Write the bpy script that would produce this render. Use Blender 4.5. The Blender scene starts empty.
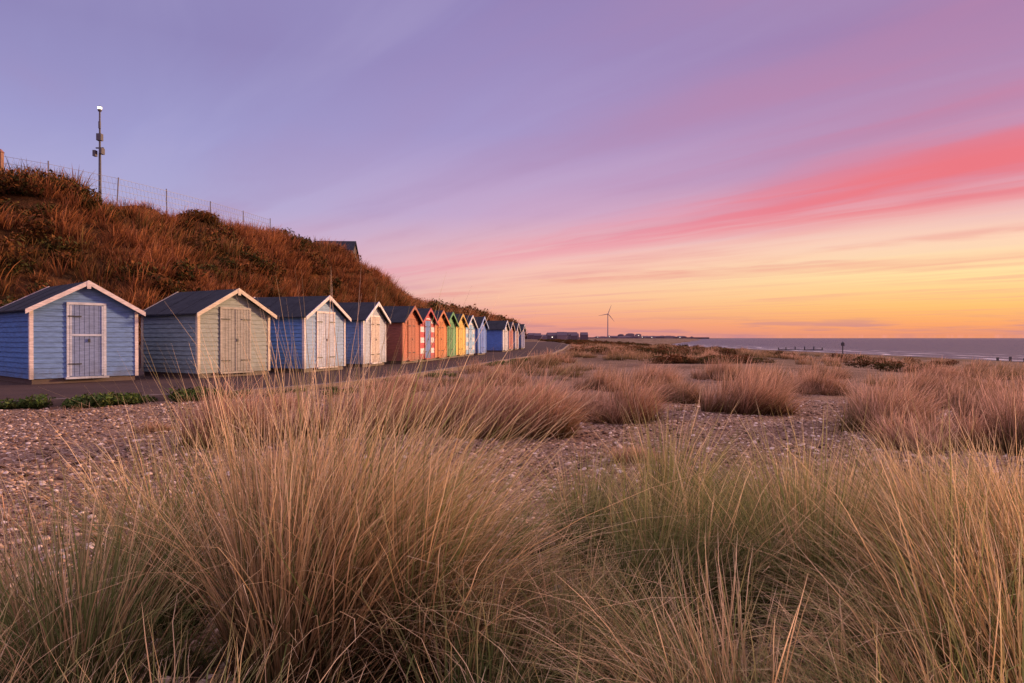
import bpy, math, random
import numpy as np
from mathutils import Vector, noise
random.seed(7); rng=np.random.default_rng(7)
scene=bpy.context.scene
scene.view_settings.view_transform='Standard'
try: scene.view_settings.look='None'
except: pass
scene.view_settings.exposure=0

def lin(c):
    o=[]
    for v in c[:3]:
        v=v/255.0
        o.append(v/12.92 if v<=0.04045 else ((v+0.055)/1.055)**2.4)
    return (o[0],o[1],o[2],1.0)
def sm(a,b,x):
    t=min(1,max(0,(x-a)/(b-a))); return t*t*(3-2*t)
def interp(pts,v,ax=1):
    if v<=pts[0][1]: 
        (x0,y0),(x1,y1)=pts[0],pts[1]
    elif v>=pts[-1][1]:
        (x0,y0),(x1,y1)=pts[-2],pts[-1]
    else:
        for i in range(len(pts)-1):
            if pts[i][1]<=v<=pts[i+1][1]:
                (x0,y0),(x1,y1)=pts[i],pts[i+1];break
    return x0+(x1-x0)*(v-y0)/(y1-y0)

# ---------------------------------------------------------------- node helper
class NT:
    def __init__(s,tree): s.t=tree; s.n=tree.nodes; s.l=tree.links
    def node(s,ty,**k):
        n=s.n.new(ty)
        for a,b in k.items(): setattr(n,a,b)
        return n
    def put(s,sock,v):
        if isinstance(v,bpy.types.NodeSocket): s.l.new(v,sock)
        else: sock.default_value=v
    def m(s,op,a,b=None,c=None,clamp=False):
        n=s.node('ShaderNodeMath',operation=op); n.use_clamp=clamp
        s.put(n.inputs[0],a)
        if b is not None: s.put(n.inputs[1],b)
        if c is not None: s.put(n.inputs[2],c)
        return n.outputs[0]
    def mr(s,v,a,b,c=0.0,d=1.0,smooth=True):
        n=s.node('ShaderNodeMapRange'); n.interpolation_type='SMOOTHSTEP' if smooth else 'LINEAR'
        s.put(n.inputs['Value'],v)
        for k,x in zip(('From Min','From Max','To Min','To Max'),(a,b,c,d)): s.put(n.inputs[k],x)
        return n.outputs[0]
    def mix(s,f,a,b,bt='MIX'):
        n=s.node('ShaderNodeMix',data_type='RGBA',blend_type=bt)
        s.put(n.inputs[0],f); s.put(n.inputs[6],a); s.put(n.inputs[7],b)
        return n.outputs[2]
    def ramp(s,v,stops):
        n=s.node('ShaderNodeValToRGB'); cr=n.color_ramp
        while len(cr.elements)<len(stops): cr.elements.new(0.5)
        for e,(p,c) in zip(cr.elements,stops): e.position=p; e.color=c if len(c)==4 else (*c,1)
        s.put(n.inputs[0],v); return n.outputs[0]
    def noise(s,vec=None,scale=5,detail=4,rough=0.55,dist=0):
        n=s.node('ShaderNodeTexNoise'); 
        if vec is not None: s.l.new(vec,n.inputs['Vector'])
        n.inputs['Scale'].default_value=scale; n.inputs['Detail'].default_value=detail
        n.inputs['Roughness'].default_value=rough; n.inputs['Distortion'].default_value=dist
        return n
    def comb(s,x,y,z):
        n=s.node('ShaderNodeCombineXYZ')
        for i,v in enumerate((x,y,z)): s.put(n.inputs[i],v)
        return n.outputs[0]

def new_mat(name):
    m=bpy.data.materials.new(name); m.use_nodes=True
    m.node_tree.nodes.clear(); t=NT(m.node_tree)
    out=t.node('ShaderNodeOutputMaterial'); p=t.node('ShaderNodeBsdfPrincipled')
    t.l.new(p.outputs[0],out.inputs[0])
    return m,t,p,out

_pc={}
def paint(col,name='paint',rough=0.6,var=0.25,dirt=0.35):
    key=(name,tuple(round(c,3) for c in col[:3]))
    if key in _pc: return _pc[key]
    m,t,p,o=new_mat(name)
    tc=t.node('ShaderNodeTexCoord'); v=tc.outputs['Object']
    mp=t.node('ShaderNodeMapping'); t.l.new(v,mp.inputs[0]); mp.inputs['Scale'].default_value=(2,2,14)
    n1=t.noise(mp.outputs[0],2.2,5,0.6); n2=t.noise(v,2.3,6,0.7); n3=t.noise(v,45,3,0.6)
    c=col[:3]; dk=tuple(x*(1-var) for x in c); lt=tuple(min(1,x*(1+var*.6)+.01) for x in c)
    base=t.mix(t.mr(n1.outputs[0],.3,.7),(*dk,1),(*lt,1))
    d=t.mr(n2.outputs[0],.5,.75,0,dirt)
    base=t.mix(d,base,(c[0]*.45+.03,c[1]*.42+.03,c[2]*.4+.025,1))
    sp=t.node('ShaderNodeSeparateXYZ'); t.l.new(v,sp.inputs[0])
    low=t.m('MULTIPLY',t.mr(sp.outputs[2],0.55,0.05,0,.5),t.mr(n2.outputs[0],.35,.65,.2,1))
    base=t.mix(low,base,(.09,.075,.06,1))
    t.l.new(base,p.inputs['Base Color']); p.inputs['Roughness'].default_value=rough
    b=t.node('ShaderNodeBump'); b.inputs['Strength'].default_value=.25; b.inputs['Distance'].default_value=.01
    t.l.new(n3.outputs[0],b.inputs['Height']); t.l.new(b.outputs[0],p.inputs['Normal'])
    _pc[key]=m; return m

# ---------------------------------------------------------------- mesh builder
class MB:
    def __init__(s): s.v=[]; s.f=[]; s.mi=[]
    def poly(s,pts,mi=0):
        b=len(s.v); s.v+= [tuple(p) for p in pts]; s.f.append(tuple(range(b,b+len(pts)))); s.mi.append(mi)
    def box(s,x0,x1,y0,y1,z0,z1,mi=0):
        s.hexa([(x0,y0,z0),(x1,y0,z0),(x1,y1,z0),(x0,y1,z0),(x0,y0,z1),(x1,y0,z1),(x1,y1,z1),(x0,y1,z1)],mi)
    def hexa(s,c,mi=0):
        b=len(s.v); s.v+=[tuple(p) for p in c]
        for f in ((3,2,1,0),(4,5,6,7),(0,1,5,4),(1,2,6,5),(2,3,7,6),(3,0,4,7)):
            s.f.append(tuple(b+i for i in f)); s.mi.append(mi)
    def tube(s,a,b_,r0,r1,n=8,mi=0):
        a=Vector(a); c=Vector(b_); d=(c-a).normalized()
        u=d.orthogonal().normalized(); w=d.cross(u); k=len(s.v)
        for P,r in ((a,r0),(c,r1)):
            for i in range(n):
                t=2*math.pi*i/n; s.v.append(tuple(P+u*r*math.cos(t)+w*r*math.sin(t)))
        for i in range(n):
            j=(i+1)%n; s.f.append((k+i,k+j,k+n+j,k+n+i)); s.mi.append(mi)
        s.f.append(tuple(k+n-1-i for i in range(n))); s.mi.append(mi)
        s.f.append(tuple(k+n+i for i in range(n))); s.mi.append(mi)
    def obj(s,name,mats,parent=None,loc=None,rotz=0,link=True):
        me=bpy.data.meshes.new(name); me.from_pydata(s.v,[],s.f)
        for m in mats: me.materials.append(m)
        me.polygons.foreach_set('material_index',s.mi); me.update()
        o=bpy.data.objects.new(name,me)
        if link: scene.collection.objects.link(o)
        if parent: o.parent=parent
        if loc: o.location=loc
        o.rotation_euler[2]=rotz
        return o
def empty(name,loc,rotz=0):
    e=bpy.data.objects.new(name,None); scene.collection.objects.link(e); e.location=loc; e.rotation_euler[2]=rotz; e.empty_display_size=.3
    return e

# ---------------------------------------------------------------- world sky
SUN_AZ=math.radians(66); SUN_EL=math.radians(10)
w=bpy.data.worlds.new('World'); scene.world=w; w.use_nodes=True; w.node_tree.nodes.clear()
t=NT(w.node_tree); out=t.node('ShaderNodeOutputWorld'); bg=t.node('ShaderNodeBackground')
t.l.new(bg.outputs[0],out.inputs[0])
tc=t.node('ShaderNodeTexCoord'); sp=t.node('ShaderNodeSeparateXYZ'); t.l.new(tc.outputs['Generated'],sp.inputs[0])
X,Y,Z=sp.outputs
Zc=t.m('MAXIMUM',Z,0.004)
hr=t.m('SQRT',t.m('ADD',t.m('MULTIPLY',X,X),t.m('MULTIPLY',Y,Y)))
hr=t.m('MAXIMUM',hr,.02)
el=t.m('DIVIDE',Zc,hr); az=t.m('ARCTAN2',X,Y)
a=t.m('DIVIDE',t.m('ADD',t.m('MULTIPLY',X,-.6),t.m('MULTIPLY',Y,.8)),Zc)
b=t.m('DIVIDE',t.m('ADD',t.m('MULTIPLY',X,.8),t.m('MULTIPLY',Y,.6)),Zc)
e6=t.m('DIVIDE',el,1.5,clamp=True)
def rp(lst): return t.ramp(e6,[(p/1.5,lin(c)) for p,c in lst])
L=rp([(0,(206,160,178)),(.1,(194,168,204)),(.18,(174,170,212)),(.27,(158,155,205)),(.4,(140,132,184)),(.7,(150,140,190)),(1.4,(215,200,225))])
C=rp([(0,(214,146,146)),(.02,(240,156,134)),(.06,(252,192,160)),(.11,(246,190,184)),(.18,(202,166,200)),(.3,(166,151,201)),(.5,(144,130,184)),(1.4,(215,200,225))])
R=rp([(0,(224,138,112)),(.014,(250,160,98)),(.04,(255,194,112)),(.08,(255,224,160)),(.125,(254,212,184)),(.17,(232,174,182)),(.22,(192,150,186)),(.4,(158,128,176)),(1.4,(220,196,220))])
base=t.mix(t.mr(az,-.55,.1),L,C); base=t.mix(t.mr(az,-.12,.62),base,R)
wv=t.noise(t.comb(t.m('MULTIPLY',a,.14),t.m('MULTIPLY',b,.38),0.0),1.0,4,.5)
bd=t.m('ADD',b,t.m('MULTIPLY',t.m('SUBTRACT',wv.outputs[0],.5),2.0))
n1=t.noise(t.comb(t.m('MULTIPLY',a,.17),t.m('MULTIPLY',bd,.95),1.7),1.0,5,.52)
n2=t.noise(t.comb(t.m('MULTIPLY',a,.38),t.m('MULTIPLY',bd,2.5),4.2),1.0,4,.5)
n3=t.noise(t.comb(t.m('MULTIPLY',a,.36),t.m('MULTIPLY',b,.5),9.2),1.0,4,.55)
st=t.m('ADD',t.m('MULTIPLY',n1.outputs[0],.76),t.m('MULTIPLY',n2.outputs[0],.24))
mask=t.m('MULTIPLY',t.mr(st,.44,.66),t.mr(n3.outputs[0],.34,.64,.3,1))
cc_up=t.mix(t.mr(az,-.3,.6),lin((164,138,182)),lin((190,130,166)))
cc_lo=t.mix(t.mr(az,-.3,.5),lin((212,152,172)),lin((242,156,140)))
cc=t.mix(t.mr(el,.1,.2),cc_lo,cc_up)
sky=t.mix(t.m('MULTIPLY',mask,t.mr(el,.05,.16,.5,.7)),base,cc)
st2=t.m('SUBTRACT',1.0,st)
sky=t.mix(t.m('MULTIPLY',t.mr(st2,.48,.68),t.mr(el,.08,.22,.05,.32)),sky,t.mix(t.mr(az,-.3,.6),lin((184,174,214)),lin((206,166,198))))
# burning red band
band=t.m('MULTIPLY',t.mr(bd,3.5,4.5),t.mr(bd,6.5,4.8))
band=t.m('MULTIPLY',band,t.mr(az,-.4,.5,.28,1))
band=t.m('MULTIPLY',band,t.mr(n2.outputs[0],.34,.62,.38,1))
sky=t.mix(t.m('MULTIPLY',band,.86),sky,t.mix(t.mr(az,0,.6),lin((236,142,162)),lin((240,112,118))))
band2=t.m('MULTIPLY',t.mr(bd,2.5,3.05),t.mr(bd,3.7,3.2))
band2=t.m('MULTIPLY',band2,t.m('MULTIPLY',t.mr(az,0,.5,0,.3),t.mr(n2.outputs[0],.4,.6,.3,1)))
sky=t.mix(band2,sky,lin((212,124,154)))
band3=t.m('MULTIPLY',t.mr(bd,7.0,7.8),t.mr(bd,9.4,8.2))
band3=t.m('MULTIPLY',band3,t.mr(n3.outputs[0],.4,.6,0,.5))
sky=t.mix(band3,sky,lin((232,142,136)))
hb=t.m('MULTIPLY',t.mr(el,.038,.012),t.mr(t.noise(t.comb(t.m('MULTIPLY',az,5.0),t.m('MULTIPLY',el,80.0),0.0),1.0,4,.6).outputs[0],.46,.62))
sky=t.mix(t.m('MULTIPLY',hb,.6),sky,lin((184,128,146)))
lift=t.m('ADD',1.0,t.m('ADD',t.mr(el,.7,2.0,0,.9),t.mr(Y,0.2,-.5,0,.5)))  # extra sky brightness added overhead and behind the camera to lift scene lighting
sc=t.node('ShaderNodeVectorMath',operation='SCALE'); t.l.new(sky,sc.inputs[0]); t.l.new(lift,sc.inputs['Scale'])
ns=t.node('ShaderNodeTexSky',sky_type='NISHITA'); ns.sun_disc=False; ns.sun_elevation=SUN_EL; ns.sun_rotation=SUN_AZ
sc2=t.node('ShaderNodeVectorMath',operation='SCALE'); t.l.new(ns.outputs[0],sc2.inputs[0]); sc2.inputs['Scale'].default_value=.003
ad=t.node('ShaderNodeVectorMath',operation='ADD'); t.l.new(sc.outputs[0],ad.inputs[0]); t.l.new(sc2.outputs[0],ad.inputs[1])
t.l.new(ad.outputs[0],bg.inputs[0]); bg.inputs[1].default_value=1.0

sd=bpy.data.lights.new('sun','SUN'); sd.energy=4.9; sd.angle=math.radians(5); sd.color=(1,.60,.33)
so=bpy.data.objects.new('sun',sd); scene.collection.objects.link(so)
dirv=Vector((math.sin(SUN_AZ)*math.cos(SUN_EL),math.cos(SUN_AZ)*math.cos(SUN_EL),math.sin(SUN_EL)))
so.rotation_euler=dirv.to_track_quat('Z','Y').to_euler(); so.location=(40,20,20)

# ---------------------------------------------------------------- camera
CH=1.1
cd=bpy.data.cameras.new('camera'); cam=bpy.data.objects.new('camera',cd); scene.collection.objects.link(cam)
cd.lens=24; cd.sensor_width=36; cd.clip_start=.05; cd.clip_end=30000
cam.location=(0,0,CH); cam.rotation_euler=(math.radians(90-.29),0,0); scene.camera=cam

# ---------------------------------------------------------------- ground
E=[(-30,-12),(-8.7,11.6),(-6.2,13.2),(-4.4,16),(-3.2,19.8),(-1.4,29),(.4,38),(2.6,47),(5,68),(9,110),(12,200)]
def crest_x(y): return 27 if y<300 else 27+(y-300)*.28
def gz(x,y):
    z=-.10+.05*noise.noise((x*.35,y*.35,0))+.02*noise.noise((x*1.3,y*1.3,3))
    cx=crest_x(y)
    dune=.20*max(0,noise.noise((x*.12,y*.09,7)))*sm(2,8,x-interp(E,min(y,200)))*sm(14,24,y)*(1-sm(cx-16,cx-8,x))
    z+=dune
    z-=.30*sm(4,cx,x)
    if x>cx: z-=3.3*sm(0,60,x-cx)*1.0+.0
    return z
def axis(segs):
    o=[]
    for a,b_,n in segs: o+=list(np.linspace(a,b_,n,endpoint=False))
    o.append(segs[-1][1]); return o
xs=axis([(-3000,-200,8),(-200,-30,20),(-30,-8,24),(-8,10,110),(10,40,50),(40,120,50),(120,1200,40),(1200,6000,10)])
ys=axis([(-80,-5,15),(-5,1,12),(1,14,90),(14,40,70),(40,120,60),(120,600,50),(600,9000,40)])
V=[];F=[]
for y in ys:
    for x in xs: V.append((x,y,gz(x,y)))
nx=len(xs)
for j in range(len(ys)-1):
    for i in range(nx-1):
        k=j*nx+i; F.append((k,k+1,k+nx+1,k+nx))
me=bpy.data.meshes.new('ground'); me.from_pydata(V,[],F); me.polygons.foreach_set('use_smooth',[True]*len(F))
m,t,p,o=new_mat('shingle')
tc=t.node('ShaderNodeTexCoord'); v=tc.outputs['Object']
vo=t.node('ShaderNodeTexVoronoi'); t.l.new(v,vo.inputs['Vector']); vo.inputs['Scale'].default_value=38
vo2=t.node('ShaderNodeTexVoronoi'); t.l.new(v,vo2.inputs['Vector']); vo2.inputs['Scale'].default_value=90
hs=t.node('ShaderNodeSeparateColor'); t.l.new(vo.outputs['Color'],hs.inputs[0])
hs2=t.node('ShaderNodeSeparateColor'); t.l.new(vo2.outputs['Color'],hs2.inputs[0])
stops=[(0,(.05,.028,.018)),(.25,(.19,.10,.06)),(.5,(.30,.17,.105)),(.75,(.42,.26,.17)),(.92,(.72,.52,.40)),(1,(.10,.06,.05))]
c1=t.ramp(hs.outputs[0],stops); c2=t.ramp(hs2.outputs[0],stops)
big=t.noise(v,.5,5,.6); mid=t.noise(v,4,5,.65)
col=t.mix(t.mr(mid.outputs[0],.4,.6),c1,c2)
col=t.mix(t.mr(big.outputs[0],.45,.66,0,.65),col,(.16,.082,.048,1))
sp=t.node('ShaderNodeSeparateXYZ'); t.l.new(v,sp.inputs[0])
pt=t.noise(v,.16,5,.65)
far=t.m('MULTIPLY',t.mr(sp.outputs[1],15,60,.1,.9),t.mr(pt.outputs[0],.40,.56,.2,1))
col=t.mix(far,col,(.10,.062,.034,1))
t.l.new(col,p.inputs['Base Color']); p.inputs['Roughness'].default_value=.9; p.inputs['Specular IOR Level'].default_value=.08
h=t.m('ADD',t.m('MULTIPLY',vo.outputs['Distance'],-.5),t.m('MULTIPLY',vo2.outputs['Distance'],-.25))
h=t.m('ADD',h,t.m('MULTIPLY',mid.outputs[0],.8))
bp=t.node('ShaderNodeBump'); bp.inputs['Strength'].default_value=1; bp.inputs['Distance'].default_value=.06
t.l.new(h,bp.inputs['Height']); t.l.new(bp.outputs[0],p.inputs['Normal'])
me.materials.append(m); go=bpy.data.objects.new('ground',me); scene.collection.objects.link(go)

# sea
m,t,p,o=new_mat('sea_water')
p.inputs['Roughness'].default_value=.35; p.inputs['IOR'].default_value=1.33
p.inputs['Specular IOR Level'].default_value=.25
tc=t.node('ShaderNodeTexCoord'); mp=t.node('ShaderNodeMapping'); t.l.new(tc.outputs['Object'],mp.inputs[0]); mp.inputs['Scale'].default_value=(1,.35,1)
nn=t.noise(mp.outputs[0],.35,6,.65); bp=t.node('ShaderNodeBump'); bp.inputs['Strength'].default_value=1; bp.inputs['Distance'].default_value=1.8
t.l.new(nn.outputs[0],bp.inputs['Height']); t.l.new(bp.outputs[0],p.inputs['Normal'])
sp=t.node('ShaderNodeSeparateXYZ'); t.l.new(tc.outputs['Object'],sp.inputs[0])
fx=t.m('ADD',sp.outputs[0],t.m('MULTIPLY',t.noise(tc.outputs['Object'],.04,3,.5).outputs[0],14))
wv=t.m('SINE',t.m('MULTIPLY',fx,.55))
foam=t.m('MULTIPLY',t.mr(wv,.72,.98),t.m('MULTIPLY',t.mr(fx,135,95),t.mr(nn.outputs[0],.4,.55)))
t.l.new(t.mix(foam,(.05,.05,.08,1),(.8,.75,.75,1)),p.inputs['Base Color'])
mb=MB(); mb.poly([(60,-400,-2.7),(20000,-400,-2.7),(20000,20000,-2.7),(60,20000,-2.7)]); mb.obj('sea',[m])

# ---------------------------------------------------------------- hill
TOE=[(-34,-2),(-22,13),(-15.8,21.5),(-12.8,26),(-10.8,31),(-9.5,40),(-8,60),(-7.5,80),(-9,110),(-8.5,190),(-6,300),(2,420)]
CR=[(-50,10),(-32,20),(-22.6,29.7),(-20.2,33),(-18.8,37),(-17.3,41.5),(-16,48),(-14.8,62),(-14.9,74),(-16.5,80),(-20,110),(-18,190),(-14,300),(-6,420)]
CZ=[8.2,8.1,7.8,7.7,7.7,7.7,7.7,7.6,6.9,5.6,6.6,7.0,7.2,6]
def resample(P,n,extra=None):
    P=np.array(P,float); d=np.r_[0,np.cumsum(np.linalg.norm(np.diff(P,axis=0),axis=1))]
    return P,d
NS=260
us=np.linspace(0,1,NS)
toeP,td=resample(TOE,0); crP,cdist=resample(CR,0)
def at(P,d,u):
    s=u*d[-1]; return np.interp(s,d,P[:,0]),np.interp(s,d,P[:,1])
def wu(u): return u**1.8
czd=np.array(CZ)
def hill(u,q):
    uu=wu(u)
    tx,ty=at(toeP,td,uu); cx,cy=at(crP,cdist,uu); cz=np.interp(uu*cdist[-1],cdist,czd)
    if q<=1:
        x=tx+(cx-tx)*q; y=ty+(cy-ty)*q
        z=cz*(math.sin(q*math.pi/2)**1.15*.9+.1*q)
        n=noise.noise((x*.16,y*.16,1))*1.9*math.sin(min(1,q)*math.pi)+noise.noise((x*.5,y*.5,5))*.6*min(1,q*4)
        z=max(-.3,z+n-.15*(1-q))
    else:
        dx,dy=(cx-tx),(cy-ty); l=math.hypot(dx,dy); k=(q-1)
        x=cx+dx/l*k*200; y=cy+dy/l*k*60; z=cz+noise.noise((x*.5,y*.5,5))*.6*max(0,1-k*20)-.3*min(1,k*20)
    return (float(x),float(y),float(z))
qs=list(np.linspace(0,1,42))+[1.005,1.01,1.03,1.1,1.3,2]
V=[];F=[]
for u in us:
    for q in qs: V.append(hill(u,q))
nq=len(qs)
for i in range(NS-1):
    for j in range(nq-1):
        k=i*nq+j; F.append((k,k+nq,k+nq+1,k+1))
me=bpy.data.meshes.new('hill'); me.from_pydata(V,[],F); me.polygons.foreach_set('use_smooth',[True]*len(F))
m,t,p,o=new_mat('hill_soil'); tc=t.node('ShaderNodeTexCoord'); v=tc.outputs['Object']
n1=t.noise(v,.35,6,.65); n2=t.noise(v,3,6,.7)
col=t.ramp(n1.outputs[0],[(0.3,(.05,.035,.018)),(.5,(.12,.052,.024)),(.7,(.17,.078,.036))])
col=t.mix(t.mr(n2.outputs[0],.4,.7,0,.6),col,(.03,.018,.01,1)); t.l.new(col,p.inputs['Base Color']); p.inputs['Roughness'].default_value=1; p.inputs['Specular IOR Level'].default_value=0
bp=t.node('ShaderNodeBump'); bp.inputs['Distance'].default_value=.3; t.l.new(n2.outputs[0],bp.inputs['Height']); t.l.new(bp.outputs[0],p.inputs['Normal'])
me.materials.append(m); scene.collection.objects.link(bpy.data.objects.new('hill',me))

# ---------------------------------------------------------------- promenade path
m,t,p,o=new_mat('asphalt'); tc=t.node('ShaderNodeTexCoord'); v=tc.outputs['Object']
n1=t.noise(v,.6,6,.65); n2=t.noise(v,90,3,.6); n3=t.noise(v,6,5,.7)
col=t.ramp(n1.outputs[0],[(.3,(.045,.027,.024)),(.7,(.08,.047,.038))])
col=t.mix(t.mr(n2.outputs[0],.5,.75,0,.5),col,(.15,.10,.08,1)); col=t.mix(t.mr(n3.outputs[0],.58,.7,0,.6),col,(.14,.08,.06,1))
t.l.new(col,p.inputs['Base Color']); p.inputs['Roughness'].default_value=.85; p.inputs['Specular IOR Level'].default_value=.12
bp=t.node('ShaderNodeBump'); bp.inputs['Distance'].default_value=.01; t.l.new(n2.outputs[0],bp.inputs['Height']); t.l.new(bp.outputs[0],p.inputs['Normal'])
mb=MB(); N=120
Ea,Ed=resample(E,0); Ta,Tdd=resample([(x-.9,y+.3) for x,y in TOE[:10]],0)
prev=None; ep=[]
for i in range(N+1):
    u=(i/N)**1.5
    ex,ey=at(Ea,Ed,u); tx,ty=at(Ta,Tdd,u); ep.append((ex,ey))
    if prev: mb.poly([(prev[0],prev[1],0),(ex,ey,0),(tx,ty,0),(prev[2],prev[3],0)])
    prev=(ex,ey,tx,ty)
mb.obj('promenade_path',[m])
conc=paint((.22,.145,.115),'concrete',.85,.3,.5)
mb=MB()
for i in range(N):
    (x0,y0),(x1,y1)=ep[i],ep[i+1]; dx,dy=x1-x0,y1-y0; l=math.hypot(dx,dy)
    if y0<-3: continue
    nxx,nyy=dy/l*.14,-dx/l*.14; g=.006
    x1-=dx/l*g; y1-=dy/l*g
    mb.hexa([(x0,y0,-.25),(x0+nxx,y0+nyy,-.25),(x1+nxx,y1+nyy,-.25),(x1,y1,-.25),(x0,y0,.035),(x0+nxx,y0+nyy,.035),(x1+nxx,y1+nyy,.035),(x1,y1,.035)])
mb.obj('path_kerb',[conc])
m,t,p,o=new_mat('brick_wall'); tc=t.node('ShaderNodeTexCoord'); bt=t.node('ShaderNodeTexBrick')
mp=t.node('ShaderNodeMapping'); mp.inputs['Rotation'].default_value=(math.pi/2,0,0); t.l.new(tc.outputs['Object'],mp.inputs[0]); t.l.new(mp.outputs[0],bt.inputs[0])
bt.inputs['Scale'].default_value=4.5; bt.inputs['Color1'].default_value=(.13,.06,.045,1); bt.inputs['Color2'].default_value=(.09,.05,.04,1); bt.inputs['Mortar'].default_value=(.12,.10,.09,1)
t.l.new(bt.outputs[0],p.inputs['Base Color']); p.inputs['Roughness'].default_value=.9
mb=MB(); pts=[at(toeP,td,wu(u)) for u in np.linspace(.0,.62,90)]
for i in range(len(pts)-1):
    (x0,y0),(x1,y1)=pts[i],pts[i+1]; dx,dy=x1-x0,y1-y0; l=math.hypot(dx,dy); nxx,nyy=dy/l*.25,-dx/l*.25
    mb.hexa([(x0,y0,-.2),(x0+nxx,y0+nyy,-.2),(x1+nxx,y1+nyy,-.2),(x1,y1,-.2),(x0,y0,.85),(x0+nxx,y0+nyy,.85),(x1+nxx,y1+nyy,.85),(x1,y1,.85)])
mb.obj('retaining_wall',[m])

# ---------------------------------------------------------------- beach huts
felt,t,p,o=new_mat('roof_felt'); tc=t.node('ShaderNodeTexCoord'); v=tc.outputs['Object']
n1=t.noise(v,3,5,.6); n2=t.noise(v,120,2,.5)
t.l.new(t.mix(t.mr(n2.outputs[0],.4,.7,0,.6),t.ramp(n1.outputs[0],[(.3,(.014,.015,.02)),(.7,(.035,.036,.043))]),(.06,.06,.07,1)),p.inputs['Base Color']); p.inputs['Roughness'].default_value=.95; p.inputs['Specular IOR Level'].default_value=.15
bp=t.node('ShaderNodeBump'); bp.inputs['Distance'].default_value=.006; t.l.new(n2.outputs[0],bp.inputs['Height']); t.l.new(bp.outputs[0],p.inputs['Normal'])
iron=paint((.03,.03,.035),'black_iron',.5,.2,.1)
WHITE=(.74,.72,.70)
def hut(loc,tdeg,wall,front=None,trim=WHITE,door=(.6,.6,.6),doorframe=None,W=2.35,D=2.7,eave=1.80,apex=2.45,leaves=2,dw=.85,dh=1.92,stripes=None,brace=False,bracecol=None,base=(.12,.07,.05)):
    e=empty('beach_hut',(loc[0],loc[1],0),math.radians(tdeg))
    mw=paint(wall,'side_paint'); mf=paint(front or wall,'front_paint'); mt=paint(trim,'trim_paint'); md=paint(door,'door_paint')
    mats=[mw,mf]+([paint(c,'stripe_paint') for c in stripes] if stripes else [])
    h=W/2; z0=.13; ch=.125; lap=.018
    mb=MB(); z=z0; k=0
    def hw(z): return h if z<=eave else max(0.0,h*(apex-z)/(apex-eave))
    while z<apex-.01:
        z1=min(z+ch,apex)
        if z<eave<z1: z1=eave
        mi=1
        if stripes: mi=2+(int(k//2)%len(stripes))
        a,b2=hw(z),hw(z1)
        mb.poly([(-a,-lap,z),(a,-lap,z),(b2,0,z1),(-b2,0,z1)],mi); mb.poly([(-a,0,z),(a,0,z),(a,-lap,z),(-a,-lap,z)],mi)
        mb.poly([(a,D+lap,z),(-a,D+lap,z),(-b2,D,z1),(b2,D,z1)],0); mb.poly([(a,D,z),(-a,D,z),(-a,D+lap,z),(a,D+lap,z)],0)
        if z<eave-.01:
            for s in (-1,1):
                q=[(s*(h+lap),0,z),(s*(h+lap),D,z),(s*h,D,z1),(s*h,0,z1)]
                mb.poly(q if s>0 else q[::-1],0)
                q=[(s*h,0,z),(s*h,D,z),(s*(h+lap),D,z),(s*(h+lap),0,z)]
                mb.poly(q if s>0 else q[::-1],0)
        z=z1; k+=1
    mb.obj('walls',mats,e)
    mb=MB(); mb.box(-h+.03,h-.03,.03,D-.03,.0,z0); mb.obj('base',[paint(base,'base_timber')],e)
    mb=MB()
    for s in (-1,1):
        for yb,ye in ((-.032,.055),(D-.055,D+.032)):
            xa,xb=sorted((s*(h+.032),s*(h-.05)))
            mb.box(xa,xb,yb,ye,z0-.01,eave-.02)
    mb.obj('corner_boards',[mt],e)
    ov=.13; of=.17; sl=(apex-eave)/h; th=.045
    mb=MB()
    for s in (-1,1):
        xe=s*(h+ov); ze=apex-sl*(h+ov)
        q=[(0,-of,apex+.012),(xe,-of,ze+.012),(xe,D+.1,ze+.012),(0,D+.1,apex+.012),(0,-of,apex+th+.012),(xe,-of,ze+th),(xe,D+.1,ze+th),(0,D+.1,apex+th+.012)]
        if s<0: q=[q[1],q[0],q[3],q[2],q[5],q[4],q[7],q[6]]
        mb.hexa(q,0)
        for yy in (.75,1.7):
            q=[(0,yy,apex+th+.013),(xe,yy,ze+th+.002),(xe,yy+.02,ze+th+.002),(0,yy+.02,apex+th+.013),(0,yy,apex+th+.02),(xe,yy,ze+th+.009),(xe,yy+.02,ze+th+.009),(0,yy+.02,apex+th+.02)]
            if s<0: q=[q[1],q[0],q[3],q[2],q[5],q[4],q[7],q[6]]
            mb.hexa(q,0)
    mb.obj('roof',[felt],e)
    mb=MB()
    for yb in (-of-.028,D+.1+.002):
        for s in (-1,1):
            xe=s*(h+ov+.02); ze=apex-sl*(h+ov+.02); bh=.10
            q=[(0,yb,apex-bh+.06),(xe,yb,ze-bh+.05),(xe,yb+.026,ze-bh+.05),(0,yb+.026,apex-bh+.06),(0,yb,apex+th+.03),(xe,yb,ze+th+.015),(xe,yb+.026,ze+th+.015),(0,yb+.026,apex+th+.03)]
            if s<0: q=[q[1],q[0],q[3],q[2],q[5],q[4],q[7],q[6]]
            mb.hexa(q)
    mb.box(-.045,.045,-of-.036,-of-.029,apex-.13,apex+.05)
    mb.obj('bargeboards',[mt],e)
    d=dw/2; zb=z0+.02; fr=.06
    mfm=paint(doorframe or trim,'frame_paint')
    mb=MB()
    for s in (-1,1):
        xa,xb=sorted((s*d,s*(d+fr))); mb.box(xa,xb,-.045,-.0185,zb,dh)
    mb.box(-d-fr,d+fr,-.048,-.0185,dh,dh+fr); mb.box(-d-fr-.04,d+fr+.04,-.12,-.0185,z0-.03,zb-.002)
    mb.obj('door_frame',[mfm],e)
    mb=MB(); nb=max(6,int(dw/.1)); bw=dw/nb
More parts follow.
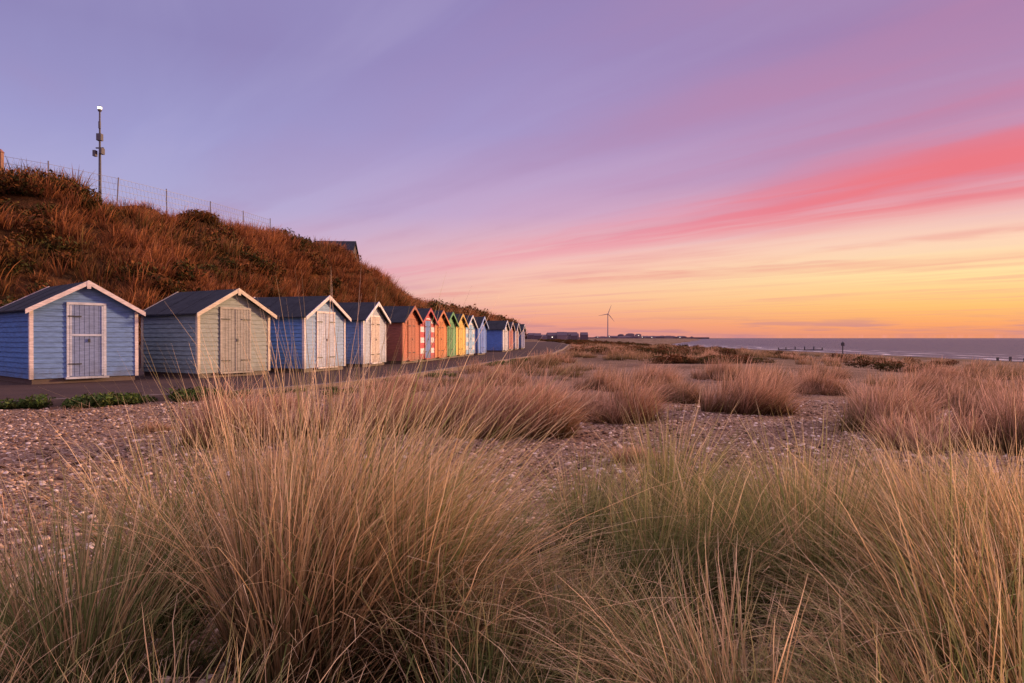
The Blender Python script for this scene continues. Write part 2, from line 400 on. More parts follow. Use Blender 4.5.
    for i in range(nb):
        xa=-d+i*bw; mb.box(xa+.005,xa+bw-.005,-.034-random.random()*.002,-.0185,zb+.01,dh-.008)
    if leaves==2: mb.box(-.014,.014,-.046,-.036,zb+.01,dh-.01)
    mb.obj('door',[md],e)
    if brace:
        mb=MB(); bc=paint(bracecol or trim,'ledge_paint')
        mb.box(-d+.006,-d+.05,-.05,-.037,zb+.02,dh-.02); mb.box(d-.05,d-.006,-.05,-.037,zb+.02,dh-.02)
        mb.box(-d+.052,d-.052,-.049,-.037,zb+1.0,zb+1.05)
        mb.obj('door_ledges',[bc],e)
    mb=MB()
    for zz in (zb+.3,dh-.3):
        for s in ((-1,1) if leaves==2 else (-1,)):
            xa,xb=sorted((s*(d+.03),s*(d-.26))); mb.box(xa,xb,-.0565,-.0515 if brace else -.0375,zz,zz+.03)
    mb.box(.02,.07,-.066,-.0515,zb+.85,zb+.93); mb.obj('door_hinges',[iron],e)
    return e
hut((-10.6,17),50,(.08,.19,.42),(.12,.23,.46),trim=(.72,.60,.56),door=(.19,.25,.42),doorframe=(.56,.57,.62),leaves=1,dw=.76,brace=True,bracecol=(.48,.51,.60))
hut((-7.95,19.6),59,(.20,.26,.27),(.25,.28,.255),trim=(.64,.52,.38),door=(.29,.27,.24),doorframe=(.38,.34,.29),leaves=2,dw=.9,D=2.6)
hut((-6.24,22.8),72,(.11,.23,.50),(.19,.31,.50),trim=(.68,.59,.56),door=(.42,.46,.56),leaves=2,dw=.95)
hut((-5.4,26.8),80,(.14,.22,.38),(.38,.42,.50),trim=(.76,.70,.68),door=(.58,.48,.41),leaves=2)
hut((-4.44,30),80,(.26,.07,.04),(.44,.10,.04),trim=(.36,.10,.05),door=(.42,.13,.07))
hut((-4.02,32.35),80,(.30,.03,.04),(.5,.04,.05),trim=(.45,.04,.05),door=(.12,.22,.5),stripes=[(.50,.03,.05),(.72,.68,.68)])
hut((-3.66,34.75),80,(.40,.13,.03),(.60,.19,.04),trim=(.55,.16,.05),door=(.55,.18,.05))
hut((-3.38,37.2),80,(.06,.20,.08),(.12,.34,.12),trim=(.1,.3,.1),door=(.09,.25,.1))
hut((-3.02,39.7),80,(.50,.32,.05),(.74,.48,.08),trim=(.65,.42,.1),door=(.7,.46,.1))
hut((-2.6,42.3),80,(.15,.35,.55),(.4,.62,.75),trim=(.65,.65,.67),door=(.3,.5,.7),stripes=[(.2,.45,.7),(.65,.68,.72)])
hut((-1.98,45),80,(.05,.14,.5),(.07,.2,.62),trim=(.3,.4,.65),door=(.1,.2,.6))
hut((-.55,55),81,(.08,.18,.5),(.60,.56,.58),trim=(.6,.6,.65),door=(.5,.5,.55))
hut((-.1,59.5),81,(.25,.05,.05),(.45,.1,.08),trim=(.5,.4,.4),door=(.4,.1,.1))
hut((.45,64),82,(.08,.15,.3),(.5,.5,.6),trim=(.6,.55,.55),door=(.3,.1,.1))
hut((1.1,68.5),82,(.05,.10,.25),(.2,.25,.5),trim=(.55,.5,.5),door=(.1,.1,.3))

# ---------------------------------------------------------------- vegetation
def scatter(name,pts,rots,scls,idx,coll):
    me=bpy.data.meshes.new(name); me.from_pydata([tuple(p) for p in pts],[],[])
    a=me.attributes.new('rot','FLOAT_VECTOR','POINT'); a.data.foreach_set('vector',np.array(rots,dtype=np.float32).ravel())
    a=me.attributes.new('scl','FLOAT_VECTOR','POINT'); a.data.foreach_set('vector',np.array(scls,dtype=np.float32).ravel())
    a=me.attributes.new('pick','INT','POINT'); a.data.foreach_set('value',np.array(idx,dtype=np.int32))
    o=bpy.data.objects.new(name,me); scene.collection.objects.link(o)
    g=bpy.data.node_groups.new(name+'_scatter','GeometryNodeTree')
    g.interface.new_socket('Geometry',in_out='INPUT',socket_type='NodeSocketGeometry')
    g.interface.new_socket('Geometry',in_out='OUTPUT',socket_type='NodeSocketGeometry')
    gi=g.nodes.new('NodeGroupInput'); gout=g.nodes.new('NodeGroupOutput'); ip=g.nodes.new('GeometryNodeInstanceOnPoints')
    ci=g.nodes.new('GeometryNodeCollectionInfo'); ci.inputs['Collection'].default_value=coll; ci.inputs['Separate Children'].default_value=True; ci.inputs['Reset Children'].default_value=True
    def na(nm,ty):
        x=g.nodes.new('GeometryNodeInputNamedAttribute'); x.data_type=ty; x.inputs['Name'].default_value=nm
        return [s for s in x.outputs if s.enabled and s.name=='Attribute'][0]
    er=g.nodes.new('FunctionNodeEulerToRotation')
    g.links.new(gi.outputs[0],ip.inputs['Points']); g.links.new(ci.outputs[0],ip.inputs['Instance'])
    ip.inputs['Pick Instance'].default_value=True
    g.links.new(na('pick','INT'),ip.inputs['Instance Index']); g.links.new(na('rot','FLOAT_VECTOR'),er.inputs[0]); g.links.new(er.outputs[0],ip.inputs['Rotation'])
    g.links.new(na('scl','FLOAT_VECTOR'),ip.inputs['Scale']); g.links.new(ip.outputs[0],gout.inputs[0])
    md=o.modifiers.new('scatter','NODES'); md.node_group=g
    return o

def blades(r,n,rad,lmin,lmax,width,wdir=0.0,wind=.6,bend=1.0,K=6,spread=.35,flop=.1,tint=.5):
    rr=rad*np.sqrt(r.random(n)); ph=r.random(n)*2*np.pi
    bx,by=rr*np.cos(ph),rr*np.sin(ph)
    L=lmin+(lmax-lmin)*r.random(n)**.8
    f=(.35+rr/rad)*.8
    dx=np.cos(ph)*f+r.normal(0,.4,n)+wind*math.cos(wdir); dy=np.sin(ph)*f+r.normal(0,.4,n)+wind*math.sin(wdir)
    az=np.arctan2(dy,dx); mag=np.hypot(dx,dy)
    th0=np.clip(spread*mag*.5,0,1.0)+r.random(n)*.08; bd=bend*(.25+1.1*r.random(n))*np.clip(mag,.3,1.6)*.8
    fl=r.random(n)<flop; bd[fl]+=1.0
    px,py,pz=bx.copy(),by.copy(),np.full(n,-.04)
    tw=r.normal(0,.5,n)
    V=np.zeros((n,K+1,2,3)); col=np.zeros((n,K+1,2,4)); rnd=r.random(n); rnd2=r.random(n)
    kink=r.normal(0,.15,(n,K+1))
    for k in range(K+1):
        s=k/K; w_=width*(.6+.8*rnd2)*(1-s)**.55*.5+width*.04
        wx,wy=-np.sin(az+tw)*w_,np.cos(az+tw)*w_
        V[:,k,0]=np.stack([px-wx,py-wy,pz],1); V[:,k,1]=np.stack([px+wx,py+wy,pz],1)
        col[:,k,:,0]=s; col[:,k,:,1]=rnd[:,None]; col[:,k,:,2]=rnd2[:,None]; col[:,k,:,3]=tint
        th=np.clip(th0+bd*s**1.5,0,2.4); aa=az+kink[:,k]*s
        st_=L/K
        px=px+np.sin(th)*np.cos(aa)*st_; py=py+np.sin(th)*np.sin(aa)*st_; pz=pz+np.cos(th)*st_
    return V.reshape(-1,3),col.reshape(-1,4)
def quads(nv,K):
    n=nv//((K+1)*2)
    base=(np.arange(n)*(K+1)*2)[:,None]; kk=np.arange(K)[None,:]*2
    return np.stack([base+kk,base+kk+1,base+kk+3,base+kk+2],2).reshape(-1,4)
def big_mesh(name,V,C,Q,mat):
    V=np.ascontiguousarray(V,dtype=np.float32); C=np.ascontiguousarray(C,dtype=np.float32); Q=np.ascontiguousarray(Q,dtype=np.int32)
    me=bpy.data.meshes.new(name); me.vertices.add(len(V)); me.vertices.foreach_set('co',V.ravel())
    me.loops.add(Q.size); me.loops.foreach_set('vertex_index',Q.ravel())
    me.polygons.add(len(Q)); me.polygons.foreach_set('loop_start',np.arange(0,Q.size,4,dtype=np.int32))
    try: me.polygons.foreach_set('loop_total',np.full(len(Q),4,dtype=np.int32))
    except Exception: pass
    me.update(calc_edges=True); me.polygons.foreach_set('use_smooth',np.ones(len(Q),dtype=bool))
    a=me.attributes.new('bc','FLOAT_COLOR','POINT'); a.data.foreach_set('color',C.ravel())
    me.materials.append(mat); me.validate(); o=bpy.data.objects.new(name,me); scene.collection.objects.link(o); return o

def leaf_mesh(name,n,rx,rz,size,mat,seed,lumps=6):
    r=np.random.default_rng(seed); V=[];F=[];C=[]
    cs=[(r.normal(0,rx*.45),r.normal(0,rx*.45),rz*(.25+.5*r.random()),(.35+.35*r.random())) for _ in range(lumps)]
    for i in range(n):
        c=cs[r.integers(lumps)]; d=r.normal(0,1,3); d/=np.linalg.norm(d); rad=c[3]*(.65+.4*r.random())
        P=np.array([c[0]+d[0]*rad*rx,c[1]+d[1]*rad*rx,max(0.0,c[2]+d[2]*rad*rz)])
        u=r.normal(0,1,3); u/=np.linalg.norm(u); v_=np.cross(u,d+r.normal(0,.4,3)); v_/=np.linalg.norm(v_)+1e-6
        s=size*(.5+r.random()); k=len(V); rv=r.random()
        for q in (-u,v_*.45,u,-v_*.45): V.append((P+q*s).tolist()); C+= [float(min(1,P[2]/rz)),rv,r.random(),.5]
        F.append((k,k+1,k+2,k+3))
    me=bpy.data.meshes.new(name); me.from_pydata(V,[],F)
    a=me.attributes.new('bc','FLOAT_COLOR','POINT'); a.data.foreach_set('color',np.array(C,dtype=np.float32))
    me.materials.append(mat); return bpy.data.objects.new(name,me)

def veg_mat(name,rampA,rampB,trans=.35,bias=(.35,.65),inst=False):
    m=bpy.data.materials.new(name); m.use_nodes=True; m.node_tree.nodes.clear(); t=NT(m.node_tree)
    out=t.node('ShaderNodeOutputMaterial'); at_=t.node('ShaderNodeAttribute',attribute_name='bc')
    s=t.node('ShaderNodeSeparateColor'); t.l.new(at_.outputs['Color'],s.inputs[0])
    per=t.node('ShaderNodeObjectInfo').outputs['Random'] if inst else at_.outputs['Alpha']
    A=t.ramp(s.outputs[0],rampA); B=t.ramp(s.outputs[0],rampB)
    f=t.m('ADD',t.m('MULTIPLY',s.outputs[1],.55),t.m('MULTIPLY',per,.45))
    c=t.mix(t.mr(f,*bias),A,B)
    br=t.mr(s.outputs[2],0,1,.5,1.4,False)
    sc=t.node('ShaderNodeVectorMath',operation='SCALE'); t.l.new(c,sc.inputs[0]); t.l.new(br,sc.inputs['Scale'])
    d=t.node('ShaderNodeBsdfDiffuse'); t.l.new(sc.outputs[0],d.inputs[0])
    if trans>0:
        tr=t.node('ShaderNodeBsdfTranslucent'); mx=t.node('ShaderNodeMixShader'); mx.inputs[0].default_value=trans
        t.l.new(sc.outputs[0],tr.inputs[0]); t.l.new(d.outputs[0],mx.inputs[1]); t.l.new(tr.outputs[0],mx.inputs[2]); t.l.new(mx.outputs[0],out.inputs[0])
    else: t.l.new(d.outputs[0],out.inputs[0])
    return m
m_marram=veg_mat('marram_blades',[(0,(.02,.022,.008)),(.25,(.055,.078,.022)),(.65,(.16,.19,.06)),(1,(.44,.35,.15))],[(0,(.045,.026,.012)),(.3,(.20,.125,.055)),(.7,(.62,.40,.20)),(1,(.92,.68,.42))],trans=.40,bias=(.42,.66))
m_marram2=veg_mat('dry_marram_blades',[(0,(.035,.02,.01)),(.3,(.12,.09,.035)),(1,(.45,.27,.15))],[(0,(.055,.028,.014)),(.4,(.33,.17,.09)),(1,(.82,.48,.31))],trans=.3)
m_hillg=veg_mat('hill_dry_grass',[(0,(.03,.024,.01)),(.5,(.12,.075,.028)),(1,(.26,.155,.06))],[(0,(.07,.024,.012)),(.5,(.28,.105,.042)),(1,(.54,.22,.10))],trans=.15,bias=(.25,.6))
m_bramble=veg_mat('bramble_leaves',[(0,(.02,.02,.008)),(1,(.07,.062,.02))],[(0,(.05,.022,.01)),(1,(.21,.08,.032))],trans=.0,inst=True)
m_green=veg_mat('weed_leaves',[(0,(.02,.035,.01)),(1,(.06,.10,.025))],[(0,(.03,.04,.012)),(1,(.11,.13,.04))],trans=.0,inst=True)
def coll(name,objs):
    c=bpy.data.collections.new(name)
    for o in objs: c.objects.link(o)
    return c
c_br=coll('bramble_sources',[leaf_mesh('bramble_%d'%i,520,.8,.75,.07,m_bramble,70+i) for i in range(5)])
c_gr=coll('weed_sources',[leaf_mesh('weed_%d'%i,150,.28,.16,.035,m_green,90+i,5) for i in range(4)])

# foreground marram tussocks
r=np.random.default_rng(3)
VV=[];CC=[];K=7
def tuss(x,y,h,n,rad,wd,wind,tint,width=.0044,spread=.5,bend=.85,flop=.12):
    v_,c_=blades(r,n,rad,h*.4,h*1.15,width,wd,wind,bend,K,spread,flop,tint)
    v_+=np.array([x,y,gz(x,y)]); VV.append(v_); CC.append(c_)
# x,y,height,dryness,wind direction,parts,wind strength
bigs=[(-.84,2.35,1.28,1.0,.3,6,.6),(-.66,2.55,1.34,.9,.25,6,.7),(-1.35,2.8,.92,.5,2.4,3,.6),(-.38,2.4,1.06,.7,.1,4,1.0),(-1.28,2.05,.92,.45,2.5,4,.9),(-.45,3.1,.88,.6,.2,3,.8),(-1.0,3.2,.8,.8,.3,3,.6),(-1.85,2.45,.62,.5,2.7,2,.8),(-.15,2.0,.66,.2,.2,2,.8),
(.32,3.4,.80,.15,.1,4,.6),(.85,3.7,.90,.35,.1,4,.6),(.58,2.7,.84,.1,.2,5,.7),(1.12,2.8,.94,.3,2.9,5,.7),(.3,2.1,.62,.4,.2,2,.6),(.62,1.8,.66,.7,2.9,3,1.0),(1.45,3.6,.78,.6,2.9,3,.8),
(2.2,3.9,.78,.75,2.9,4,.9),(1.75,2.7,.94,.7,2.8,5,1.1),(2.6,3.5,.84,.9,3.0,5,1.1),(1.5,2.05,.88,.7,2.7,5,1.3),(2.1,2.65,.92,.85,2.9,5,1.3),(1.15,1.65,.72,.5,2.8,3,1.2)]
for x,y,h,tint,wd,kk,ws in bigs:
    for k in range(kk): tuss(x+random.gauss(0,.075),y+random.gauss(0,.075),h*random.uniform(.78,1.05),260,.07,wd+random.gauss(0,.3),ws,min(1,max(0,tint+random.gauss(0,.15))),spread=random.uniform(.5,.85),bend=random.uniform(.8,1.2))
placed=[(b[0],b[1]) for b in bigs]; tries=0; nf=0
while nf<150 and tries<12000:
    tries+=1
    y=1.15+random.random()**.9*3.5; x=random.uniform(-.84,.84)*y*1.03; u=x/y
    nz=noise.noise((x*1.3,y*1.3,2))
    if u<-.5: zm=2.35+.6*nz; hh=.46
    elif u<-.12: zm=2.9+.5*nz; hh=.50
    elif u<.02: zm=2.5; hh=.42
    elif u<.4: zm=3.9+.7*nz; hh=.45
    else: zm=4.1+.7*nz; hh=.48
    if y>zm: continue
    if nz<-.14 and y>1.5: continue
    if min((x-a_)**2+(y-b_)**2 for a_,b_ in placed)<(.24 if y>1.8 else .17)**2: continue
    placed.append((x,y)); nf+=1
    wd=random.gauss(.1,.6) if u<.2 else random.gauss(2.8,.6)
    tuss(x,y,hh*random.uniform(.55,1.35),190,.075,wd,.7,min(1,max(0,random.gauss(.4,.33))),spread=.75,bend=1.15)
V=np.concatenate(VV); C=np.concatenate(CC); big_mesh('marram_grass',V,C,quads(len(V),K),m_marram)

# mid-distance tussocks
VV=[];CC=[];K=5
tus=[(-3.15,7.7,1.0,.40,1),(-2.5,8.4,.8,.25,1),(-1.85,8.7,1.05,.42,1),(-1.2,9.4,.85,.28,.2),(-.45,8.5,1.12,.48,.8),(.15,8.4,1.14,.46,1),(1.05,9.9,.8,.22,.6),(1.6,9.8,1.06,.38,.9),
(3.85,11.2,1.22,.5,1),(3.0,12.8,.8,.35,.4),(4.75,8.7,1.1,.38,.7),(5.45,9.8,1,.42,1),(4.3,7.2,.75,.3,.8),(5.3,7.1,1.15,.45,1),(6.7,9.2,1,.45,.9),(4.9,14,.95,.5,.6),(6.6,15,.9,.5,1),(-2.2,12.2,.7,.38,.7),(-.9,13.6,.7,.35,.3),(.5,12.6,.65,.35,.8),(2.0,15.5,.8,.45,.6),(3.6,17.5,.85,.55,1),(8.5,14,.9,.5,.5),(1.2,6.6,.3,.12,.5),(6.6,6.9,.9,.4,.5),(7.7,11.5,.9,.5,.8),(-4.5,8.6,.25,.12,.5),(-2.0,6.0,.3,.12,.6),(-3.9,11.2,.55,.3,.9),(-2.4,15.5,.75,.4,.8),(-.3,17.3,.8,.5,.6),(6.0,20,.9,.6,.8),(9.5,21,.8,.6,.5),(12,19,.8,.6,.8)]
for (x,y,hh,rad,tb) in tus:
    n_=int(6+rad*22)
    wd0=random.gauss(.1,.2) if y>8 else random.gauss(1.2,.9)
    for k in range(n_):
        r_=rad*math.sqrt(random.random()); a_=random.random()*6.28; X_=x+r_*math.cos(a_)*1.25; Y_=y+r_*math.sin(a_)
        h_=hh*random.uniform(.45,1.12)*(1-.3*r_/rad)
        v_,c_=blades(r,150,.12,h_*.4,h_*1.1,.0075,wd0+random.gauss(0,.3),1.0,1.15,K,.6,.08,min(1,max(0,tb*.7+random.gauss(0.1,.22))))
        v_+=np.array([X_,Y_,gz(X_,Y_)]); VV.append(v_); CC.append(c_)
for k in range(2300):
    y=16+95*random.random()**1.1; x=random.uniform(interp(E,y)+.8,min(crest_x(y)-2,.60*y+5))
    nn_=noise.noise((x*.34,y*.14,4))+.45*noise.noise((x*1.0,y*.5,14))
    if nn_<.07: continue
    f=1+y/45
    h_=random.uniform(.35,.9)*min(1,.5+nn_*1.1)
    v_,c_=blades(r,58,.28,h_*.5,h_,.009*f,random.gauss(.1,.5),.7,1.0,K,.6,.1,min(1,max(0,.35+noise.noise((x*.3,y*.2,1))*1.4)))
    v_+=np.array([x,y,gz(x,y)]); VV.append(v_); CC.append(c_)
for k in range(400):
    y=4+12*random.random(); x=random.uniform(-.8,.8)*y
    if x<interp(E,y)+.3 or noise.noise((x*.6,y*.6,14))<.21: continue
    v_,c_=blades(r,36,.12,.06,.26,.006,random.random()*6,.4,1.3,K,.8,.2,random.random()*.7)
    v_+=np.array([x,y,gz(x,y)]); VV.append(v_); CC.append(c_)
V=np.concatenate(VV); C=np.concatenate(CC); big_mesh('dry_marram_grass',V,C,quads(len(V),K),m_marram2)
# dune bushes
P=[];Ro=[];S=[];I=[]
def add(x,y,rz,s,sz,n):
    P.append((x,y,gz(x,y))); Ro.append((0,0,rz)); S.append((s,s,sz)); I.append(random.randrange(n))
for k in range(1700):
    y=30+330*random.random()**1.6; x=random.uniform(interp(E,min(y,200))+1.5,min(crest_x(y)+1,.30*y+3))
    if noise.noise((x*.13,y*.06,8))<.02: continue
    s=random.uniform(.3,.9)*(1+y/260); add(x,y,random.random()*6,s,s*random.uniform(.4,.7),5)
for k in range(240):
    y=random.uniform(24,75); x=random.uniform(.2*y,crest_x(y)-3)
    if noise.noise((x*.2,y*.1,18))<.10: continue
    s=random.uniform(.3,.8); add(x,y,random.random()*6,s,s*.6,5)
scatter('dune_bushes',P,Ro,S,I,c_br)
P=[];Ro=[];S=[];I=[]
for k in range(420):
    y=random.uniform(9.9,13.4); ex=interp(E,y); x=ex+.2+abs(random.gauss(0,.34))
    if noise.noise((x*1.0,y*1.0,4))<-.12 : continue
    s=random.uniform(.5,1.2); add(x,y,random.random()*6,s,s,4)
for k in range(300):
    y=13+25*random.random(); x=interp(E,y)+.2+abs(random.gauss(0,.9))
    if noise.noise((x*.5,y*.5,4))<.1 : continue
    s=random.uniform(.4,1.0); add(x,y,random.random()*6,s,s*.8,4)
scatter('green_weeds',P,Ro,S,I,c_gr)
# hill vegetation
P=[];Ro=[];S=[];I=[]; VV=[];CC=[];K=3
pre=[blades(r,50,.42,.3,.85,.024,0,.3,1.2,K,.6,.1,0) for _ in range(12)]
for k in range(17500):
    u=random.random()**.9; q=random.random()*1.012
    x,y,z=hill(u,q)
    if y<10: continue
    if y>110 and random.random()<.5: continue
    f=1+max(0,(y-50))/50
    n_=noise.noise((x*.17,y*.17,z*.17+3))+.4*noise.noise((x*.7,y*.7,z*.7))
    if n_>.14 and random.random()<.5:
        if random.random()<.55:
            s=random.uniform(.5,1.35)*f*(.6 if q>.93 else 1); P.append((x,y,z-.15)); Ro.append((0,0,random.random()*6)); S.append((s,s,s*random.uniform(.7,1.1))); I.append(random.randrange(5))
    else:
        s=random.uniform(.6,1.5)*f*(.6 if q>.95 else 1); v_,c_=pre[random.randrange(12)]
        a_=random.random()*6.28; ca,sa=math.cos(a_)*s,math.sin(a_)*s
        v2=np.stack([v_[:,0]*ca-v_[:,1]*sa+x,v_[:,0]*sa+v_[:,1]*ca+y,v_[:,2]*s*random.uniform(.5,1.1)+z],1)
        c2=c_.copy(); c2[:,3]=min(1,max(0,.55+1.8*noise.noise((x*.25,y*.25,z*.25+9))+random.gauss(0,.12)))
        VV.append(v2); CC.append(c2)
V=np.concatenate(VV); C=np.concatenate(CC); big_mesh('hill_grass',V,C,quads(len(V),K),m_hillg)
scatter('bramble_bushes',P,Ro,S,I,c_br)

# pebbles
def pebble(name,seed,mat):
    import bmesh
    bm=bmesh.new(); bmesh.ops.create_icosphere(bm,subdivisions=2,radius=1)
    for v in bm.verts:
        n=noise.noise(v.co*1.1+Vector((seed*7,0,0))); v.co*=1+.3*n; v.co.z*=.5; v.co.x*=1.2
    me=bpy.data.meshes.new(name); bm.to_mesh(me); bm.free(); me.polygons.foreach_set('use_smooth',[True]*len(me.polygons)); me.materials.append(mat)
    return bpy.data.objects.new(name,me)
pm,t,p,o=new_mat('flint_pebble'); oi=t.node('ShaderNodeObjectInfo')
t.l.new(t.ramp(oi.outputs['Random'],[(0,(.05,.028,.019)),(.3,(.20,.11,.065)),(.6,(.33,.20,.125)),(.85,(.48,.32,.22)),(1,(.72,.57,.46))]),p.inputs['Base Color']); p.inputs['Roughness'].default_value=.85; p.inputs['Specular IOR Level'].default_value=.2
c_pb=coll('pebble_sources',[pebble('pebble_%d'%i,i,pm) for i in range(6)])
P=[];Ro=[];S=[];I=[]
for k in range(38000):
    y=2.2+11*random.random()**1.15; x=random.uniform(-.82,.82)*y
    if x<interp(E,y)+.16: continue
    s=random.choice((.007,.009,.011,.013,.017,.024))*random.uniform(.8,1.3)
    P.append((x,y,gz(x,y)+s*.2)); Ro.append((random.gauss(0,.3),random.gauss(0,.3),random.random()*6)); S.append((s,s,s)); I.append(random.randrange(6))
scatter('beach_pebbles',P,Ro,S,I,c_pb)

# ---------------------------------------------------------------- fence on the crest
galv=paint((.17,.15,.16),'galvanised_steel',.5,.2,.2)
mb=MB(); fp=[]
cu=np.linspace(.0,1,400); prevp=None
for u in cu:
    x,y=at(crP,cdist,u)
    if y<18 or y>47: continue
    if prevp is None or math.hypot(x-prevp[0],y-prevp[1])>2.2: 
        fp.append((float(x)-.3,float(y)+.3)); prevp=(x,y)
for i,(x,y) in enumerate(fp):
    jz=random.uniform(-.08,.06); mb.tube((x,y,7.0),(x+random.gauss(0,.03),y,9.3+jz),.03,.03,6)
    if i:
        a_=fp[i-1]
        for zz in (8.3,8.6,8.9,9.2): mb.tube((a_[0],a_[1],zz),(x,y,zz),.009,.009,4)
        n_=14
        for k in range(n_):
            f0=k/n_; f1=(k+1)/n_
            A=(a_[0]+(x-a_[0])*f0,a_[1]+(y-a_[1])*f0); B=(a_[0]+(x-a_[0])*f1,a_[1]+(y-a_[1])*f1)
            mb.tube((A[0],A[1],8.1),(B[0],B[1],9.2),.003,.003,3); mb.tube((A[0],A[1],9.2),(B[0],B[1],8.1),.003,.003,3)
mb.obj('wire_fence',[galv])
e=empty('lamp_mast',(-21.1,35,7.6))
dkm=paint((.08,.07,.08),'dark_metal')
mb=MB(); mb.tube((0,0,0),(0,0,3.0),.08,.06,10); mb.tube((0,0,3.0),(0,0,5.1),.05,.04,10); mb.obj('pole',[dkm],e)
mb=MB(); mb.box(-.12,.12,-.12,.1,3.6,3.95); mb.box(-.2,-.06,-.3,-.1,2.75,3.05); mb.box(.06,.2,-.2,.1,2.9,3.2); mb.box(-.2,.2,-.03,.03,3.2,3.26); mb.tube((.05,-.1,4.2),(.05,-.1,4.55),.06,.06,8); mb.obj('equipment_boxes',[dkm],e)
mb=MB(); mb.tube((0,0,5.1),(0,0,5.2),.08,.11,10); mb.tube((0,0,5.32),(0,0,5.38),.13,.05,10); mb.obj('lamp_cap',[dkm],e)
em=bpy.data.materials.new('lit_glass'); em.use_nodes=True; em.node_tree.nodes.clear(); t=NT(em.node_tree); oo=t.node('ShaderNodeOutputMaterial'); ee=t.node('ShaderNodeEmission'); ee.inputs[0].default_value=(1,.85,.7,1); ee.inputs[1].default_value=3; t.l.new(ee.outputs[0],oo.inputs[0])
mb=MB(); mb.tube((0,0,5.2),(0,0,5.32),.10,.11,10); mb.obj('lamp_glass',[em],e)
mb=MB(); mb.box(-.09,.09,-.09,.09,0,1.7); mb.hexa([(-.12,-.12,1.7),(.12,-.12,1.7),(.12,.12,1.7),(-.12,.12,1.7),(-.02,-.02,1.85),(.02,-.02,1.85),(.02,.02,1.85),(-.02,.02,1.85)])
mb.obj('wooden_post',[paint((.25,.1,.06),'old_timber')],loc=(-22.6,30.2,7.6))

e=empty('house',(-24,92,7.4),math.radians(4))
mb=MB(); mb.box(-3,2.3,0,6,0,5); mb.poly([(2.3,0,5),(2.3,6,5),(2.3,3,7)]); mb.poly([(-3,6,5),(-3,0,5),(-3,3,7)]); mb.obj('walls',[paint((.05,.03,.03),'brick')],e)
mb=MB()
mb.hexa([(-3.2,-.3,4.85),(2.5,-.3,4.85),(2.5,3,7.05),(-3.2,3,7.05),(-3.2,-.3,5),(2.5,-.3,5),(2.5,3,7.2),(-3.2,3,7.2)])
mb.hexa([(-3.2,3,7.05),(2.5,3,7.05),(2.5,6.3,4.85),(-3.2,6.3,4.85),(-3.2,3,7.2),(2.5,3,7.2),(2.5,6.3,5),(-3.2,6.3,5)]); mb.obj('roof',[felt],e)
mb=MB()
for x in (-2,0,1.2): mb.box(x-.4,x+.4,-.03,-.002,2.8,4)
mb.obj('windows',[paint((.05,.06,.08),'glass',.1)],e)

# ---------------------------------------------------------------- groynes, beacon
tim=paint((.05,.04,.04),'wet_timber',.7)
for gy,x0,x1 in ((104,74,100),(215,84,98)):
    mb=MB(); x=x0; k=0
    while x<x1:
        zt=-1.6-(x-x0)*.02+random.uniform(-.3,.35); mb.box(x-.13,x+.13,gy-.13,gy+.13,-4.5,zt); 
        x+=random.uniform(1.8,3.2)
    mb.box(x0,x1,gy+.135,gy+.2,-2.75,-2.5)
    mb.obj('wooden_groyne',[tim])
mb=MB(); mb.tube((0,0,-3),(0,0,1.2),.09,.08,8); mb.tube((0,0,1.2),(0,0,1.6),.24,.24,8); mb.tube((0,0,1.6),(0,0,1.8),.24,.02,8); mb.obj('beacon_post',[tim],loc=(47,97,-1.2))

# ---------------------------------------------------------------- distant coast
hz=paint((.11,.07,.085),'hazy_masonry',.9,.2,.1); hz2=paint((.19,.13,.14),'pale_masonry',.9,.2,.1)
e=empty('distant_town',(0,2400,0))
mb=MB(); ml=MB()
for k in range(120):
    px=random.choice([random.uniform(600,690),random.uniform(612,665),random.uniform(620,680)]); x=(px-512)/683*2400; wd=random.uniform(8,30); hh=random.uniform(3,7)+(8 if random.random()<.08 else 0)
    y=random.uniform(-150,150); mb.box(x-wd/2,x+wd/2,y,y+15,-1,hh,random.randrange(2))
    mb.poly([(x-wd/2,y-.1,hh),(x+wd/2,y-.1,hh),(x+wd/4,y+7,hh+2.5),(x-wd/4,y+7,hh+2.5)],0)
    if random.random()<.16: ml.box(x-.7,x+.7,y-3,y-1,hh*.7,hh*.7+1.4)
mb.box(150,740,160,200,-2,4,0)
mb.obj('buildings',[hz,hz2],e); ml.obj('lit_windows',[em],e)
mb=MB(); ml=MB()
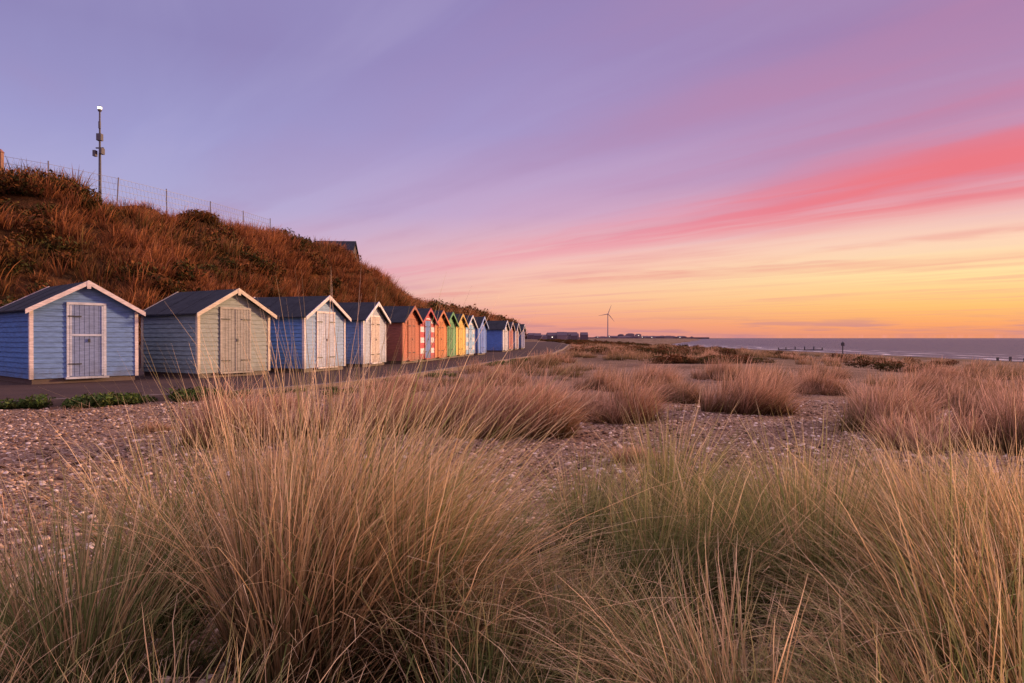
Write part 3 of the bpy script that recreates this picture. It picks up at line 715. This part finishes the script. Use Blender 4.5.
for k in range(26):
    px=random.uniform(522,585); yy=random.uniform(-150,150); x=(px-512)/683*(620+yy); wd=random.uniform(5,10); hh=random.uniform(2.5,4)
    mb.box(x-wd/2,x+wd/2,yy,yy+7,-.3,hh,random.randrange(2)); mb.poly([(x-wd/2,yy-.2,hh),(x+wd/2,yy-.2,hh),(x+wd/2,yy+3.5,hh+2.2),(x-wd/2,yy+3.5,hh+2.2)],0)
    mb.poly([(x+wd/2,yy,hh),(x+wd/2,yy+7,hh),(x+wd/2,yy+3.5,hh+2.2)],0); mb.poly([(x+wd/2,yy+7.2,hh),(x-wd/2,yy+7.2,hh),(x-wd/2,yy+3.5,hh+2.2),(x+wd/2,yy+3.5,hh+2.2)],0)
    if random.random()<.3: ml.box(x-.3,x+.3,yy-.6,yy-.3,hh*.5,hh*.5+.5)
e=empty('seaside_village',(0,620,0)); mb.obj('buildings',[hz,hz2],e); ml.obj('lit_windows',[em],e)
e=empty('wind_turbine',(351,2500,0))
tm=paint((.30,.22,.24),'turbine_steel',.6,.05,.05)
mb=MB(); mb.tube((0,0,-3),(0,0,88),2.6,1.5,12); mb.obj('tower',[tm],e)
mb=MB(); mb.box(-1.8,1.8,-5,6,87,91); mb.obj('nacelle',[tm],e)
mb=MB()
for k in range(3):
    a_=math.radians(20+120*k); c=(0,-5.5,89); u=Vector((math.sin(a_),0,math.cos(a_))); v_=Vector((math.cos(a_),0,-math.sin(a_)))
    p0=Vector(c); p1=p0+u*8; p2=p0+u*36
    mb.hexa([p0-v_*.9+Vector((0,-.4,0)),p0+v_*.9+Vector((0,-.4,0)),p0+v_*.9+Vector((0,.4,0)),p0-v_*.9+Vector((0,.4,0)),p1-v_*1.6+Vector((0,-.3,0)),p1+v_*1.0+Vector((0,-.3,0)),p1+v_*1.0+Vector((0,.3,0)),p1-v_*1.6+Vector((0,.3,0))])
    mb.hexa([p1-v_*1.6+Vector((0,-.3,0)),p1+v_*1.0+Vector((0,-.3,0)),p1+v_*1.0+Vector((0,.3,0)),p1-v_*1.6+Vector((0,.3,0)),p2-v_*.3+Vector((0,-.1,0)),p2+v_*.3+Vector((0,-.1,0)),p2+v_*.3+Vector((0,.1,0)),p2-v_*.3+Vector((0,.1,0))])
mb.tube((0,-7,89),(0,-4.6,89),.6,1.7,10); mb.obj('rotor',[tm],e)
